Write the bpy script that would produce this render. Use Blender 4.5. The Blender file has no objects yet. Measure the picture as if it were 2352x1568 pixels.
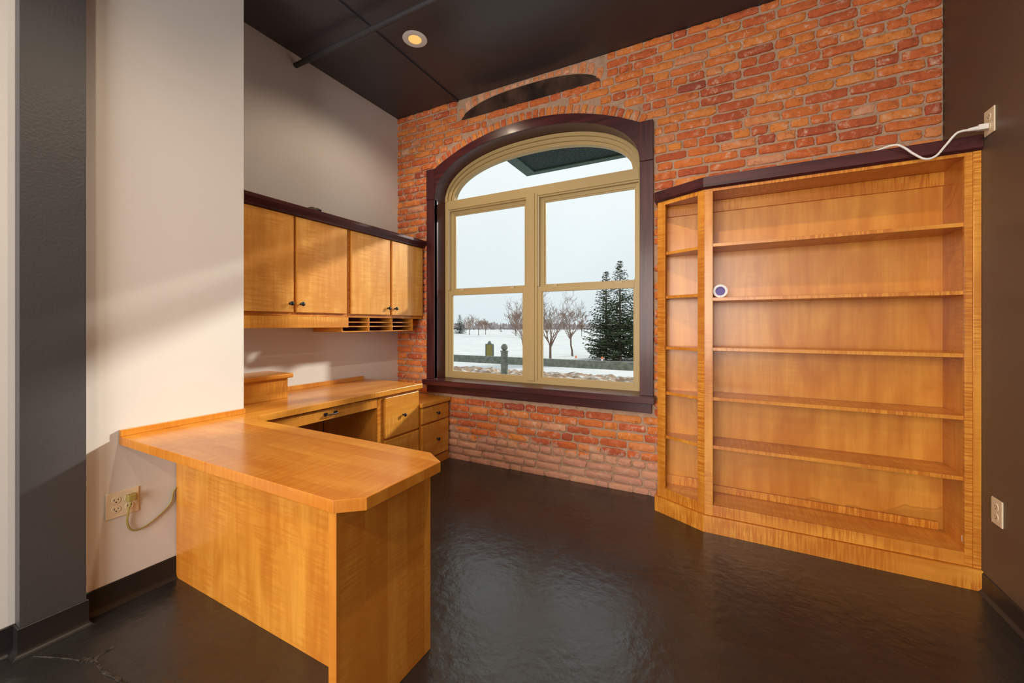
import bpy, bmesh, math, random
from mathutils import Vector, Matrix, noise
random.seed(7)
sc = bpy.context.scene
COL = sc.collection
PI = math.pi

# ------------------------------------------------------------------ camera
cam = bpy.data.cameras.new('camera')
cam.sensor_width = 36.0
cam.lens = 921.0 / 2352.0 * 36.0
cam.shift_y = -38.5 / 2352.0
cam.clip_start = 0.02
cam.clip_end = 1000
cam_o = bpy.data.objects.new('camera', cam)
COL.objects.link(cam_o)
cam_o.location = (0, 0, 1.25)
cam_o.rotation_euler = (PI / 2, 0, math.radians(27.7))
sc.camera = cam_o

# ------------------------------------------------------------------ colour management
vs = sc.view_settings
vs.view_transform = 'Standard'
vs.look = 'None'
vs.gamma = 1.0
vs.use_curve_mapping = False
vs.exposure = 0.0

# ------------------------------------------------------------------ world: overcast winter sky
w = bpy.data.worlds.new('overcast_sky')
sc.world = w
w.use_nodes = True
nt = w.node_tree
nt.nodes.clear()
out = nt.nodes.new('ShaderNodeOutputWorld')
bg = nt.nodes.new('ShaderNodeBackground')
tc = nt.nodes.new('ShaderNodeTexCoord')
sep = nt.nodes.new('ShaderNodeSeparateXYZ')
rmp = nt.nodes.new('ShaderNodeValToRGB')
rmp.color_ramp.elements[0].position = 0.0
rmp.color_ramp.elements[0].color = (0.70, 0.755, 0.79, 1)
rmp.color_ramp.elements[1].position = 0.5
rmp.color_ramp.elements[1].color = (0.92, 0.95, 0.96, 1)
nz = nt.nodes.new('ShaderNodeTexNoise')
nz.inputs['Scale'].default_value = 2.5
nz.inputs['Detail'].default_value = 5
mx = nt.nodes.new('ShaderNodeMix')
mx.data_type = 'RGBA'
mx.blend_type = 'MULTIPLY'
mx.inputs[0].default_value = 0.18
nt.links.new(tc.outputs['Generated'], sep.inputs[0])
nt.links.new(tc.outputs['Generated'], nz.inputs['Vector'])
nt.links.new(sep.outputs['Z'], rmp.inputs[0])
nt.links.new(rmp.outputs[0], mx.inputs[6])
nt.links.new(nz.outputs['Fac'], mx.inputs[7])
nt.links.new(mx.outputs[2], bg.inputs['Color'])
bg.inputs['Strength'].default_value = 1.27
nt.links.new(bg.outputs[0], out.inputs[0])

# ------------------------------------------------------------------ sun: low, hazy winter sun through the window
sun = bpy.data.lights.new('sun', 'SUN')
sun.energy = 4.2
sun.angle = math.radians(3)
sun.color = (1.0, 0.93, 0.80)
sun_o = bpy.data.objects.new('sun', sun)
COL.objects.link(sun_o)
sun_o.rotation_euler = Vector((1.0, 1.6, 0.78)).to_track_quat('Z', 'Y').to_euler()

# ------------------------------------------------------------------ added fill lamp behind the camera, set in an unseen rear opening
al = bpy.data.lights.new('rear_fill_light', 'AREA')
al.shape = 'RECTANGLE'
al.size = 2.9
al.size_y = 2.3
al.energy = 250
al.color = (1.0, 0.93, 0.85)
al_o = bpy.data.objects.new('rear_fill_light', al)
COL.objects.link(al_o)
al_o.location = (-0.65, -3.62, 1.75)
al_o.rotation_euler = (PI / 2, 0, 0)

# ------------------------------------------------------------------ helpers
def wloc(o):
    v = Vector((0, 0, 0))
    while o is not None:
        v += o.location
        o = o.parent
    return v

class MB:
    """collects shapes in world coordinates and links them as one mesh object"""
    def __init__(self):
        self.bm = bmesh.new()
    def box(self, x0, x1, y0, y1, z0, z1):
        v = [self.bm.verts.new(p) for p in ((x0, y0, z0), (x1, y0, z0), (x1, y1, z0), (x0, y1, z0),
                                            (x0, y0, z1), (x1, y0, z1), (x1, y1, z1), (x0, y1, z1))]
        for f in ((3, 2, 1, 0), (4, 5, 6, 7), (0, 1, 5, 4), (1, 2, 6, 5), (2, 3, 7, 6), (3, 0, 4, 7)):
            self.bm.faces.new([v[i] for i in f])
        return self
    def prism(self, pts, z0, z1):
        a = [self.bm.verts.new((p[0], p[1], z0)) for p in pts]
        b = [self.bm.verts.new((p[0], p[1], z1)) for p in pts]
        n = len(pts)
        self.bm.faces.new(a[::-1])
        self.bm.faces.new(b)
        for i in range(n):
            j = (i + 1) % n
            self.bm.faces.new((a[i], a[j], b[j], b[i]))
        return self
    def xz_prism(self, pts, y0, y1):
        a = [self.bm.verts.new((p[0], y0, p[1])) for p in pts]
        b = [self.bm.verts.new((p[0], y1, p[1])) for p in pts]
        n = len(pts)
        self.bm.faces.new(a)
        self.bm.faces.new(b[::-1])
        for i in range(n):
            j = (i + 1) % n
            self.bm.faces.new((a[j], a[i], b[i], b[j]))
        return self
    def band(self, A, B, y0, y1):
        """solid between two open curves A (outer) and B (inner) in the xz plane"""
        r = [[self.bm.verts.new((p[0], y, p[1])) for p in C] for C in (A, B) for y in (y0, y1)]
        n = len(A)
        for i in range(n - 1):
            for p, q in ((0, 1), (1, 3), (3, 2), (2, 0)):
                self.bm.faces.new((r[p][i], r[p][i + 1], r[q][i + 1], r[q][i]))
        for i in (0, n - 1):
            self.bm.faces.new((r[0][i], r[1][i], r[3][i], r[2][i]))
        return self
    def sweep(self, path, prof, side=1):
        """profile (out, z) swept along an xy path with mitred corners"""
        n = len(path)
        dirs = [(Vector(path[i + 1]) - Vector(path[i])).normalized() for i in range(n - 1)]
        nor = [Vector((d.y, -d.x)) * side for d in dirs]
        rings = []
        for i in range(n):
            if i == 0: m = nor[0]
            elif i == n - 1: m = nor[-1]
            else:
                m = (nor[i - 1] + nor[i]).normalized()
                m = m / max(0.2, m.dot(nor[i]))
            rings.append([self.bm.verts.new((path[i][0] + m.x * o, path[i][1] + m.y * o, z)) for o, z in prof])
        k = len(prof)
        for i in range(n - 1):
            for j in range(k):
                j2 = (j + 1) % k
                self.bm.faces.new((rings[i][j], rings[i][j2], rings[i + 1][j2], rings[i + 1][j]))
        self.bm.faces.new(rings[0])
        self.bm.faces.new(rings[-1][::-1])
        return self
    def lathe(self, c, axis, prof, n=16, cap=True):
        """profile (t along axis, radius) turned about axis through c"""
        c = Vector(c); a = Vector(axis).normalized()
        u = a.orthogonal().normalized(); v = a.cross(u)
        rings = []
        for t, r in prof:
            if r < 1e-6:
                rings.append([self.bm.verts.new(c + a * t)])
            else:
                rings.append([self.bm.verts.new(c + a * t + (u * math.cos(2 * PI * i / n) + v * math.sin(2 * PI * i / n)) * r) for i in range(n)])
        for A, B in zip(rings[:-1], rings[1:]):
            for i in range(n):
                j = (i + 1) % n
                if len(A) == 1 and len(B) == 1: continue
                if len(A) == 1: self.bm.faces.new((A[0], B[i], B[j]))
                elif len(B) == 1: self.bm.faces.new((A[i], A[j], B[0]))
                else: self.bm.faces.new((A[i], A[j], B[j], B[i]))
        if cap and len(rings[0]) > 1: self.bm.faces.new(rings[0][::-1])
        if cap and len(rings[-1]) > 1: self.bm.faces.new(rings[-1])
        return self
    def tube(self, pts, rads, n=8, flat=1.0):
        pts = [Vector(p) for p in pts]
        if not hasattr(rads, '__len__'): rads = [rads] * len(pts)
        prev = None; u = None
        for i, p in enumerate(pts):
            d = (pts[min(i + 1, len(pts) - 1)] - pts[max(i - 1, 0)])
            if d.length < 1e-9: d = Vector((0, 0, 1))
            d.normalize()
            if u is None: u = d.orthogonal().normalized()
            else:
                u = (u - d * u.dot(d))
                if u.length < 1e-6: u = d.orthogonal()
                u.normalize()
            v = d.cross(u)
            ring = [self.bm.verts.new(p + (u * math.cos(2 * PI * k / n) + v * math.sin(2 * PI * k / n) * flat) * rads[i]) for k in range(n)]
            if prev:
                for k in range(n):
                    k2 = (k + 1) % n
                    self.bm.faces.new((prev[k], prev[k2], ring[k2], ring[k]))
            else:
                self.bm.faces.new(ring[::-1])
            prev = ring
        self.bm.faces.new(prev)
        return self
    def build(self, name, mat, parent=None, bevel=0.0, smooth=False, auto=35):
        bmesh.ops.recalc_face_normals(self.bm, faces=self.bm.faces)
        me = bpy.data.meshes.new(name)
        if parent is not None:
            off = wloc(parent)
            bmesh.ops.translate(self.bm, verts=self.bm.verts, vec=-off)
        self.bm.to_mesh(me)
        self.bm.free()
        o = bpy.data.objects.new(name, me)
        COL.objects.link(o)
        if parent is not None: o.parent = parent
        if mat: me.materials.append(mat)
        if smooth:
            for p in me.polygons: p.use_smooth = True
            try: me.set_sharp_from_angle(angle=math.radians(auto))
            except Exception: pass
        if bevel > 0:
            b = o.modifiers.new('edge', 'BEVEL')
            b.width = bevel; b.segments = 2; b.limit_method = 'ANGLE'; b.angle_limit = math.radians(30)
        return o

def tag(o, label=None, cat=None, group=None, kind=None):
    if label: o['label'] = label
    if cat: o['category'] = cat
    if group: o['group'] = group
    if kind: o['kind'] = kind
    return o

def thing(name, loc, label, cat, group=None):
    o = bpy.data.objects.new(name, None)
    COL.objects.link(o)
    o.location = loc
    o.empty_display_size = 0.1
    return tag(o, label, cat, group)

def struct(o, label=None, cat=None):
    return tag(o, label, cat, None, 'structure')

# ------------------------------------------------------------------ materials
def principled(name, color=(.5, .5, .5), rough=.5, metal=0, spec=.5, coat=0):
    m = bpy.data.materials.new(name)
    m.use_nodes = True
    b = m.node_tree.nodes['Principled BSDF']
    b.inputs['Base Color'].default_value = (*color, 1)
    b.inputs['Roughness'].default_value = rough
    b.inputs['Metallic'].default_value = metal
    b.inputs['Specular IOR Level'].default_value = spec
    b.inputs['Coat Weight'].default_value = coat
    b.inputs['Coat Roughness'].default_value = .12
    return m, m.node_tree, b

def N(t, typ, **kw):
    n = t.nodes.new(typ)
    for k, v in kw.items():
        if k in n.inputs: n.inputs[k].default_value = v
        else: setattr(n, k, v)
    return n

def mixrgb(t, fac, a, b, blend='MIX'):
    m = t.nodes.new('ShaderNodeMix')
    m.data_type = 'RGBA'; m.blend_type = blend
    for i, s in ((0, fac), (6, a), (7, b)):
        if hasattr(s, 'links'): t.links.new(s, m.inputs[i])
        elif i == 0: m.inputs[0].default_value = s
        else: m.inputs[i].default_value = (*s, 1)
    return m.outputs[2]

def ramp(t, src, stops):
    r = t.nodes.new('ShaderNodeValToRGB')
    e = r.color_ramp.elements
    while len(e) < len(stops): e.new(0.5)
    for i, (p, c) in enumerate(stops):
        e[i].position = p
        e[i].color = (*c, 1) if hasattr(c, '__len__') else (c, c, c, 1)
    t.links.new(src, r.inputs[0])
    return r.outputs[0]

def bump(t, b, src, strength=.2, dist=.01):
    n = N(t, 'ShaderNodeBump', Strength=strength, Distance=dist)
    t.links.new(src, n.inputs['Height'])
    t.links.new(n.outputs[0], b.inputs['Normal'])

def paint(name, color, rough=.5, var=.06, bumps=.05, spec=.4, scale=40):
    m, t, b = principled(name, color, rough, spec=spec)
    tcn = N(t, 'ShaderNodeTexCoord')
    n1 = N(t, 'ShaderNodeTexNoise', Scale=3.0, Detail=4.0)
    t.links.new(tcn.outputs['Object'], n1.inputs['Vector'])
    c = mixrgb(t, ramp(t, n1.outputs['Fac'], [(.3, 0), (.7, 1)]), color, tuple(max(0, x * (1 - var)) for x in color))
    t.links.new(c, b.inputs['Base Color'])
    n2 = N(t, 'ShaderNodeTexNoise', Scale=float(scale), Detail=6.0)
    t.links.new(tcn.outputs['Object'], n2.inputs['Vector'])
    if bumps: bump(t, b, n2.outputs['Fac'], bumps, .01)
    return m

def wood(name, axis, base=(.66, .275, .032), dark=(.45, .135, .012), light=(.76, .375, .065), figure=.5, board=None, rough=.28, stain=False):
    """figured maple: streaks along the grain axis, curl across it; board=(axis, width) adds glued-up staves"""
    m, t, b = principled(name, base, rough, spec=.4, coat=.12)
    tcn = N(t, 'ShaderNodeTexCoord')
    oi = N(t, 'ShaderNodeObjectInfo')
    sc_ = N(t, 'ShaderNodeVectorMath', operation='SCALE')
    comb = N(t, 'ShaderNodeCombineXYZ')
    for i in range(3): t.links.new(oi.outputs['Random'], comb.inputs[i])
    t.links.new(comb.outputs[0], sc_.inputs[0]); sc_.inputs['Scale'].default_value = 17.0
    add = N(t, 'ShaderNodeVectorMath', operation='ADD')
    t.links.new(tcn.outputs['Object'], add.inputs[0]); t.links.new(sc_.outputs[0], add.inputs[1])
    vec = add.outputs[0]
    tone = None
    if board:
        sp = N(t, 'ShaderNodeSeparateXYZ'); t.links.new(tcn.outputs['Object'], sp.inputs[0])
        dv = N(t, 'ShaderNodeMath', operation='DIVIDE'); t.links.new(sp.outputs[board[0]], dv.inputs[0]); dv.inputs[1].default_value = board[1]
        fl = N(t, 'ShaderNodeMath', operation='FLOOR'); t.links.new(dv.outputs[0], fl.inputs[0])
        wn = N(t, 'ShaderNodeTexWhiteNoise', noise_dimensions='1D'); t.links.new(fl.outputs[0], wn.inputs['W'])
        tone = wn.outputs['Value']
        off = N(t, 'ShaderNodeVectorMath', operation='SCALE'); t.links.new(wn.outputs['Color'], off.inputs[0]); off.inputs['Scale'].default_value = 9.0
        a2 = N(t, 'ShaderNodeVectorMath', operation='ADD'); t.links.new(vec, a2.inputs[0]); t.links.new(off.outputs[0], a2.inputs[1])
        vec = a2.outputs[0]
    def mapped(along, across):
        mp = N(t, 'ShaderNodeMapping')
        s = [across] * 3; s['XYZ'.index(axis)] = along
        mp.inputs['Scale'].default_value = s
        t.links.new(vec, mp.inputs['Vector'])
        return mp.outputs[0]
    g = N(t, 'ShaderNodeTexNoise', Scale=1.0, Detail=6.0, Roughness=.6, Distortion=.4); t.links.new(mapped(1.6, 22), g.inputs['Vector'])
    blot = N(t, 'ShaderNodeTexNoise', Scale=1.0, Detail=3.0, Distortion=.8); t.links.new(mapped(2.2, 5.5), blot.inputs['Vector'])
    fig = N(t, 'ShaderNodeTexNoise', Scale=1.0, Detail=2.0, Distortion=.35); t.links.new(mapped(95, 7), fig.inputs['Vector'])
    msk = N(t, 'ShaderNodeTexNoise', Scale=1.0, Detail=1.0); t.links.new(mapped(2.5, 6), msk.inputs['Vector'])
    c = mixrgb(t, ramp(t, g.outputs['Fac'], [(.32, 0), (.68, 1)]), dark, light)
    c = mixrgb(t, .55, c, base)
    c = mixrgb(t, ramp(t, blot.outputs['Fac'], [(.42, 0), (.66, .6)]), c, dark)
    fm = N(t, 'ShaderNodeMath', operation='MULTIPLY')
    t.links.new(ramp(t, fig.outputs['Fac'], [(.44, 0), (.57, 1)]), fm.inputs[0])
    t.links.new(ramp(t, msk.outputs['Fac'], [(.36, .1 * figure), (.58, figure)]), fm.inputs[1])
    c = mixrgb(t, fm.outputs[0], c, dark)
    if tone is not None:
        c = mixrgb(t, .30, c, ramp(t, tone, [(0, dark), (1, light)]))
    if stain:
        sp2 = N(t, 'ShaderNodeSeparateXYZ'); t.links.new(tcn.outputs['Object'], sp2.inputs[0])
        wv = N(t, 'ShaderNodeTexNoise', Scale=3.5, Detail=5.0); t.links.new(tcn.outputs['Object'], wv.inputs['Vector'])
        sm0 = N(t, 'ShaderNodeMath', operation='MULTIPLY_ADD'); t.links.new(sp2.outputs['X'], sm0.inputs[0]); sm0.inputs[1].default_value = -.10; t.links.new(sp2.outputs['Z'], sm0.inputs[2])
        sm = N(t, 'ShaderNodeMath', operation='MULTIPLY_ADD'); t.links.new(wv.outputs['Fac'], sm.inputs[0]); sm.inputs[1].default_value = -.26; t.links.new(sm0.outputs[0], sm.inputs[2])
        c = mixrgb(t, ramp(t, sm.outputs[0], [(.035, .45), (.055, .2), (.062, .55), (.070, 0)]), c, (.24, .09, .010))
    t.links.new(c, b.inputs['Base Color'])
    bump(t, b, g.outputs['Fac'], .03, .004)
    return m

WX = wood('maple_grain_x', 'X'); WY = wood('maple_grain_y', 'Y'); WZ = wood('maple_grain_z', 'Z', figure=.4)
WDOOR_LIT = wood('maple_door_sunlit', 'Z', base=(.75, .37, .075), dark=(.54, .20, .028), light=(.83, .48, .14), figure=.45)  # same maple made paler, sunlight on the wall cabinet doors put into the colour
WDRW = wood('maple_drawer_front', 'Y', base=(.70, .32, .045), dark=(.50, .17, .016), light=(.80, .42, .09), figure=.5)
WZC = wood('maple_curly_stile', 'Z', figure=.95)
WXC = wood('maple_curly_rail', 'X', figure=.95)
WTOPX = wood('maple_top_staves_x', 'X', board=('Y', .085), figure=.55, rough=.25)
WTOPY = wood('maple_top_staves_y', 'Y', board=('X', .11), figure=.45, rough=.25)
WEND = wood('maple_end_staves', 'Z', board=('Y', .095), figure=.5)
WPLY = wood('maple_ply_back', 'Z', base=(.63, .26, .03), figure=.12, rough=.32)
WPLYS = wood('maple_ply_back_stained', 'Z', base=(.63, .26, .03), figure=.12, rough=.32, stain=True)
WALL = paint('grey_wall_paint', (.66, .63, .605), .62, .03, .03)
CHAR = paint('charcoal_paint', (.055, .053, .058), .42, .1, .12, spec=.5, scale=90)
BROWN = paint('dark_brown_wall_paint', (.105, .070, .049), .45, .1, .10, spec=.5, scale=90)
CEIL = paint('black_ceiling_paint', (.046, .043, .051), .36, .1, .06, spec=.5)
BASEB = paint('black_rubber_base', (.016, .014, .014), .38, .1, .04)
PIPE = paint('black_pipe_paint', (.04, .039, .043), .4, .1, .04)
IVORY = paint('ivory_plastic', (.72, .60, .43), .35, .02, 0)
WHITE = paint('white_trim', (.78, .78, .78), .4, .02, 0)
CORDW = paint('white_cord', (.72, .69, .66), .45, .02, 0)
CORDG = paint('olive_cord', (.34, .27, .075), .5, .1, 0)
BRONZE, _, _ = principled('dark_bronze', (.035, .035, .037), .35, .6)
SLOT, _, _ = principled('slot_black', (.02, .017, .015), .6)
TAN = paint('tan_window_paint', (.43, .315, .14), .42, .04, .02)
TANL = paint('tan_liner', (.50, .41, .25), .4, .04, .0)

def mahogany(name, axis):
    m, t, b = principled(name, (.05, .012, .011), .32, spec=.35, coat=.08)
    tcn = N(t, 'ShaderNodeTexCoord')
    mp = N(t, 'ShaderNodeMapping'); s = [30.0] * 3; s['XYZ'.index(axis)] = 2.0
    mp.inputs['Scale'].default_value = s
    t.links.new(tcn.outputs['Object'], mp.inputs['Vector'])
    g = N(t, 'ShaderNodeTexNoise', Scale=1.0, Detail=5.0); t.links.new(mp.outputs[0], g.inputs['Vector'])
    t.links.new(ramp(t, g.outputs['Fac'], [(.3, (.028, .0065, .009)), (.7, (.085, .018, .018))]), b.inputs['Base Color'])
    bump(t, b, g.outputs['Fac'], .04, .004)
    return m
MX, MY, MZ = mahogany('mahogany_x', 'X'), mahogany('mahogany_y', 'Y'), mahogany('mahogany_z', 'Z')

# floor: black painted concrete, trowel marks, satin gloss
m, t, b = principled('black_floor_paint', (.016, .015, .0145), .3, spec=1.0)
tcn = N(t, 'ShaderNodeTexCoord')
n1 = N(t, 'ShaderNodeTexNoise', Scale=2.2, Detail=5.0, Distortion=.6); t.links.new(tcn.outputs['Object'], n1.inputs['Vector'])
n2 = N(t, 'ShaderNodeTexNoise', Scale=22.0, Detail=6.0); t.links.new(tcn.outputs['Object'], n2.inputs['Vector'])
t.links.new(ramp(t, n1.outputs['Fac'], [(.3, (.0125, .0125, .0125)), (.7, (.021, .0205, .0205))]), b.inputs['Base Color'])
t.links.new(ramp(t, n1.outputs['Fac'], [(.3, .23), (.7, .34)]), b.inputs['Roughness'])
ad = N(t, 'ShaderNodeMath', operation='MULTIPLY_ADD'); t.links.new(n1.outputs['Fac'], ad.inputs[0]); ad.inputs[1].default_value = 2.5; t.links.new(n2.outputs['Fac'], ad.inputs[2])
bump(t, b, ad.outputs[0], .15, .02)
FLOOR = m

# brick: every brick carries its own number 'rnd'
m, t, b = principled('old_red_brick', (.4, .1, .05), .85, spec=.25)
at = N(t, 'ShaderNodeAttribute', attribute_name='rnd')
tcn = N(t, 'ShaderNodeTexCoord')
c = ramp(t, at.outputs['Fac'], [(0, (.30, .07, .045)), (.10, (.42, .09, .04)), (.35, (.55, .125, .04)), (.6, (.64, .18, .045)), (.80, (.70, .24, .055)), (.93, (.60, .23, .11)), (1, (.72, .43, .27))])
n1 = N(t, 'ShaderNodeTexNoise', Scale=26.0, Detail=7.0, Roughness=.65); t.links.new(tcn.outputs['Object'], n1.inputs['Vector'])
n2 = N(t, 'ShaderNodeTexNoise', Scale=7.0, Detail=5.0, Roughness=.7); t.links.new(tcn.outputs['Object'], n2.inputs['Vector'])
n3 = N(t, 'ShaderNodeTexNoise', Scale=90.0, Detail=3.0); t.links.new(tcn.outputs['Object'], n3.inputs['Vector'])
c = mixrgb(t, ramp(t, n1.outputs['Fac'], [(.32, .6), (.45, 0)]), c, (.26, .065, .035))
pm = N(t, 'ShaderNodeMath', operation='MULTIPLY')
t.links.new(ramp(t, n1.outputs['Fac'], [(.53, 0), (.68, 1)]), pm.inputs[0])
t.links.new(ramp(t, n2.outputs['Fac'], [(.40, .1), (.60, .9)]), pm.inputs[1])
c = mixrgb(t, pm.outputs[0], c, (.68, .46, .33))
# lime bloom low on the wall
spz = N(t, 'ShaderNodeSeparateXYZ'); t.links.new(tcn.outputs['Object'], spz.inputs[0])
ml = N(t, 'ShaderNodeMath', operation='MULTIPLY_ADD'); t.links.new(n2.outputs['Fac'], ml.inputs[0]); ml.inputs[1].default_value = -.5; t.links.new(spz.outputs['Z'], ml.inputs[2])
c = mixrgb(t, ramp(t, ml.outputs[0], [(-.34, .6), (.02, 0)]), c, (.55, .36, .28))
t.links.new(c, b.inputs['Base Color'])
s1 = N(t, 'ShaderNodeMath', operation='MULTIPLY_ADD'); t.links.new(n3.outputs['Fac'], s1.inputs[0]); s1.inputs[1].default_value = .35; t.links.new(n1.outputs['Fac'], s1.inputs[2])
bump(t, b, s1.outputs[0], .75, .012)
BRICK = m
m, t, b = principled('lime_mortar', (.36, .23, .16), .95, spec=.2)
tcn = N(t, 'ShaderNodeTexCoord')
n1 = N(t, 'ShaderNodeTexNoise', Scale=14.0, Detail=8.0, Roughness=.7); t.links.new(tcn.outputs['Object'], n1.inputs['Vector'])
t.links.new(ramp(t, n1.outputs['Fac'], [(.28, (.20, .11, .07)), (.42, (.40, .255, .17)), (.60, (.47, .31, .215)), (.75, (.64, .50, .40))]), b.inputs['Base Color'])
bump(t, b, n1.outputs['Fac'], .8, .015)
MORTAR = m

# clear pane: mostly passes light, faint mirror
m = bpy.data.materials.new('clear_glass'); m.use_nodes = True; t = m.node_tree; t.nodes.clear()
o_ = N(t, 'ShaderNodeOutputMaterial'); tr = N(t, 'ShaderNodeBsdfTransparent'); gl = N(t, 'ShaderNodeBsdfGlossy', Roughness=.02)
tr.inputs['Color'].default_value = (.95, .97, .965, 1)
lw = N(t, 'ShaderNodeLayerWeight', Blend=.5); pw_ = N(t, 'ShaderNodeMath', operation='POWER'); pw_.inputs[1].default_value = 5.0
t.links.new(lw.outputs['Facing'], pw_.inputs[0])
fr = N(t, 'ShaderNodeMath', operation='MULTIPLY_ADD'); t.links.new(pw_.outputs[0], fr.inputs[0]); fr.inputs[1].default_value = .5; fr.inputs[2].default_value = 0.0
ms = N(t, 'ShaderNodeMixShader')
t.links.new(fr.outputs[0], ms.inputs[0]); t.links.new(tr.outputs[0], ms.inputs[1]); t.links.new(gl.outputs[0], ms.inputs[2]); t.links.new(ms.outputs[0], o_.inputs[0])
GLASS = m

def noisy(name, a, bcol, scale, rough=.9, bs=.4, bd=.05, lo=.35, hi=.65):
    m, t, b = principled(name, a, rough, spec=.2)
    tcn = N(t, 'ShaderNodeTexCoord')
    n = N(t, 'ShaderNodeTexNoise', Scale=float(scale), Detail=6.0); t.links.new(tcn.outputs['Object'], n.inputs['Vector'])
    t.links.new(ramp(t, n.outputs['Fac'], [(lo, a), (hi, bcol)]), b.inputs['Base Color'])
    if bs: bump(t, b, n.outputs['Fac'], bs, bd)
    return m
SNOW = noisy('snow', (.54, .57, .60), (.62, .635, .65), .8, bs=.3, bd=.1)
SLUSH = noisy('dirty_snow', (.30, .205, .14), (.56, .54, .52), 4.0, bs=.6, bd=.05, lo=.47, hi=.66)
BARK = noisy('bare_bark', (.13, .085, .065), (.24, .17, .13), 9, bs=.5)
TWIG = noisy('reddish_twig', (.23, .15, .115), (.34, .245, .20), 9, bs=0)
NEEDLE = noisy('spruce_needles', (.06, .085, .045), (.13, .155, .085), 2.5, bs=0)
NEEDLEB = noisy('bluish_needles', (.05, .08, .06), (.10, .14, .11), 2.5, bs=0)
RUSTY = noisy('galvanised_green_steel', (.11, .125, .10), (.20, .21, .175), 14, rough=.5, bs=.15, bd=.01)
STEEL = noisy('rusty_dark_steel', (.022, .014, .011), (.075, .040, .027), 7, rough=.42, bs=.12, bd=.01)
GREEN = noisy('green_canopy_metal', (.045, .085, .075), (.065, .115, .10), 20, rough=.5, bs=0)
SOFFIT = noisy('dark_stucco_soffit', (.02, .035, .038), (.045, .065, .066), 45, bs=.5, bd=.01)
ORANGE, _, _ = principled('orange_plastic', (.85, .16, .03), .5)
SIGNB = noisy('sign_olive_gold', (.20, .16, .045), (.30, .24, .08), 40, rough=.6, bs=0)
SIGNG = noisy('sign_green_grey', (.12, .15, .13), (.18, .2, .17), 20, rough=.6, bs=0)

# ------------------------------------------------------------------ room shell
ZC = 3.335
XL, XR, XREC = -2.40, 1.08, -2.92
YB, YREAR, YJOG = 3.075, -3.5, 1.304
struct(MB().box(-3.2, 1.25, -3.65, 3.3, -.12, 0).build('floor', FLOOR))
struct(MB().box(-3.2, 1.25, -3.65, 3.37, ZC, ZC + .12).build('ceiling', CEIL))
struct(MB().prism([(XL, YREAR), (XL, YJOG), (XREC, YJOG), (XREC, YB), (-3.12, YB), (-3.12, YREAR)], 0, ZC).build('wall_left', WALL))
struct(MB().box(XR, XR + .12, YREAR, YB + .2, 0, ZC).build('wall_right', BROWN))
mb = MB(); mb.box(-3.12, -2.1, YREAR - .12, YREAR, 0, ZC); mb.box(.8, XR + .12, YREAR - .12, YREAR, 0, ZC)
mb.box(-2.1, .8, YREAR - .12, YREAR, 2.9, ZC); mb.box(-2.1, .8, YREAR - .12, YREAR, 0, .6)
struct(mb.build('wall_rear', WALL))
struct(MB().box(XL - .01, XL + .055, .475, .654, 0, ZC).build('trim_1', CHAR), 'dark charcoal painted pilaster on left wall', 'pilaster')
struct(MB().box(-2.205, -2.175, YREAR, YB, ZC - .012, ZC + .005).build('trim_2', CEIL), 'black batten strip running along the ceiling', 'trim')
# rubber cove base
COVE = [(0, 0), (.022, 0), (.016, .004), (.009, .012), (.006, .022), (.006, .104), (.003, .107), (0, .107)]
struct(MB().sweep([(XL, YREAR), (XL, .475), (XL + .055, .475), (XL + .055, .654), (XL, .654), (XL, .984)], COVE, 1).build('baseboard_left', BASEB, smooth=True))
struct(MB().sweep([(XR, 2.688), (XR, YREAR)], [(o, z * .84) for o, z in COVE], 1).build('baseboard_right', BASEB, smooth=True))

# ------------------------------------------------------------------ window outlines (xz)
CX = -1.483
def arch(a, bh, z0, n=48, ex=2.2, t0=0.0):
    P = []
    for i in range(n + 1):
        th = PI - PI * i / n
        c_, s_ = math.cos(th), max(0.0, math.sin(th))
        P.append((CX + a * math.copysign(abs(c_) ** (2 / ex), c_), z0 + bh * s_ ** (2 / ex)))
    return P
SPR = 2.445           # springing of the casing's inner arch
INNER = (.945, .445)  # half width and rise of the inner edge
def outer_arc(n=48, dz=0.0, half=.947):
    # circle through (+-half, 2.733) and top 2.972
    s = 2.972 - 2.733; R = (half ** 2 + s ** 2) / (2 * s); zc = 2.972 - R
    P = []
    for i in range(n + 1):
        x = -half + 2 * half * i / n
        P.append((CX + x, zc + math.sqrt((R + dz) ** 2 - x ** 2)))
    return P, R, zc
OARC, OR, OZC = outer_arc()

# brick wall: solid with arched opening, then individually shaped bricks on its face
hole = [(CX - .965, .70)] + arch(.965, .465, SPR) + [(CX + .965, .70)]
mb = MB(); bm = mb.bm
x0w, x1w = XREC - .06, XR + .0
outer = [(x0w, 0), (x0w, ZC), (x1w, ZC), (x1w, 0)]
def ring_edges(pts, y):
    vs_ = [bm.verts.new((p[0], y, p[1])) for p in pts]
    return [bm.edges.new((vs_[i], vs_[(i + 1) % len(vs_)])) for i in range(len(vs_))]
e = ring_edges(outer, YB) + ring_edges(hole, YB)
r_ = bmesh.ops.triangle_fill(bm, use_beauty=True, edges=e)
fs = [f for f in bm.faces]
ext = bmesh.ops.extrude_face_region(bm, geom=fs)
bmesh.ops.translate(bm, verts=[v for v in ext['geom'] if isinstance(v, bmesh.types.BMVert)], vec=(0, .17, 0))
wall_back = struct(mb.build('wall_back', MORTAR))

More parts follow.
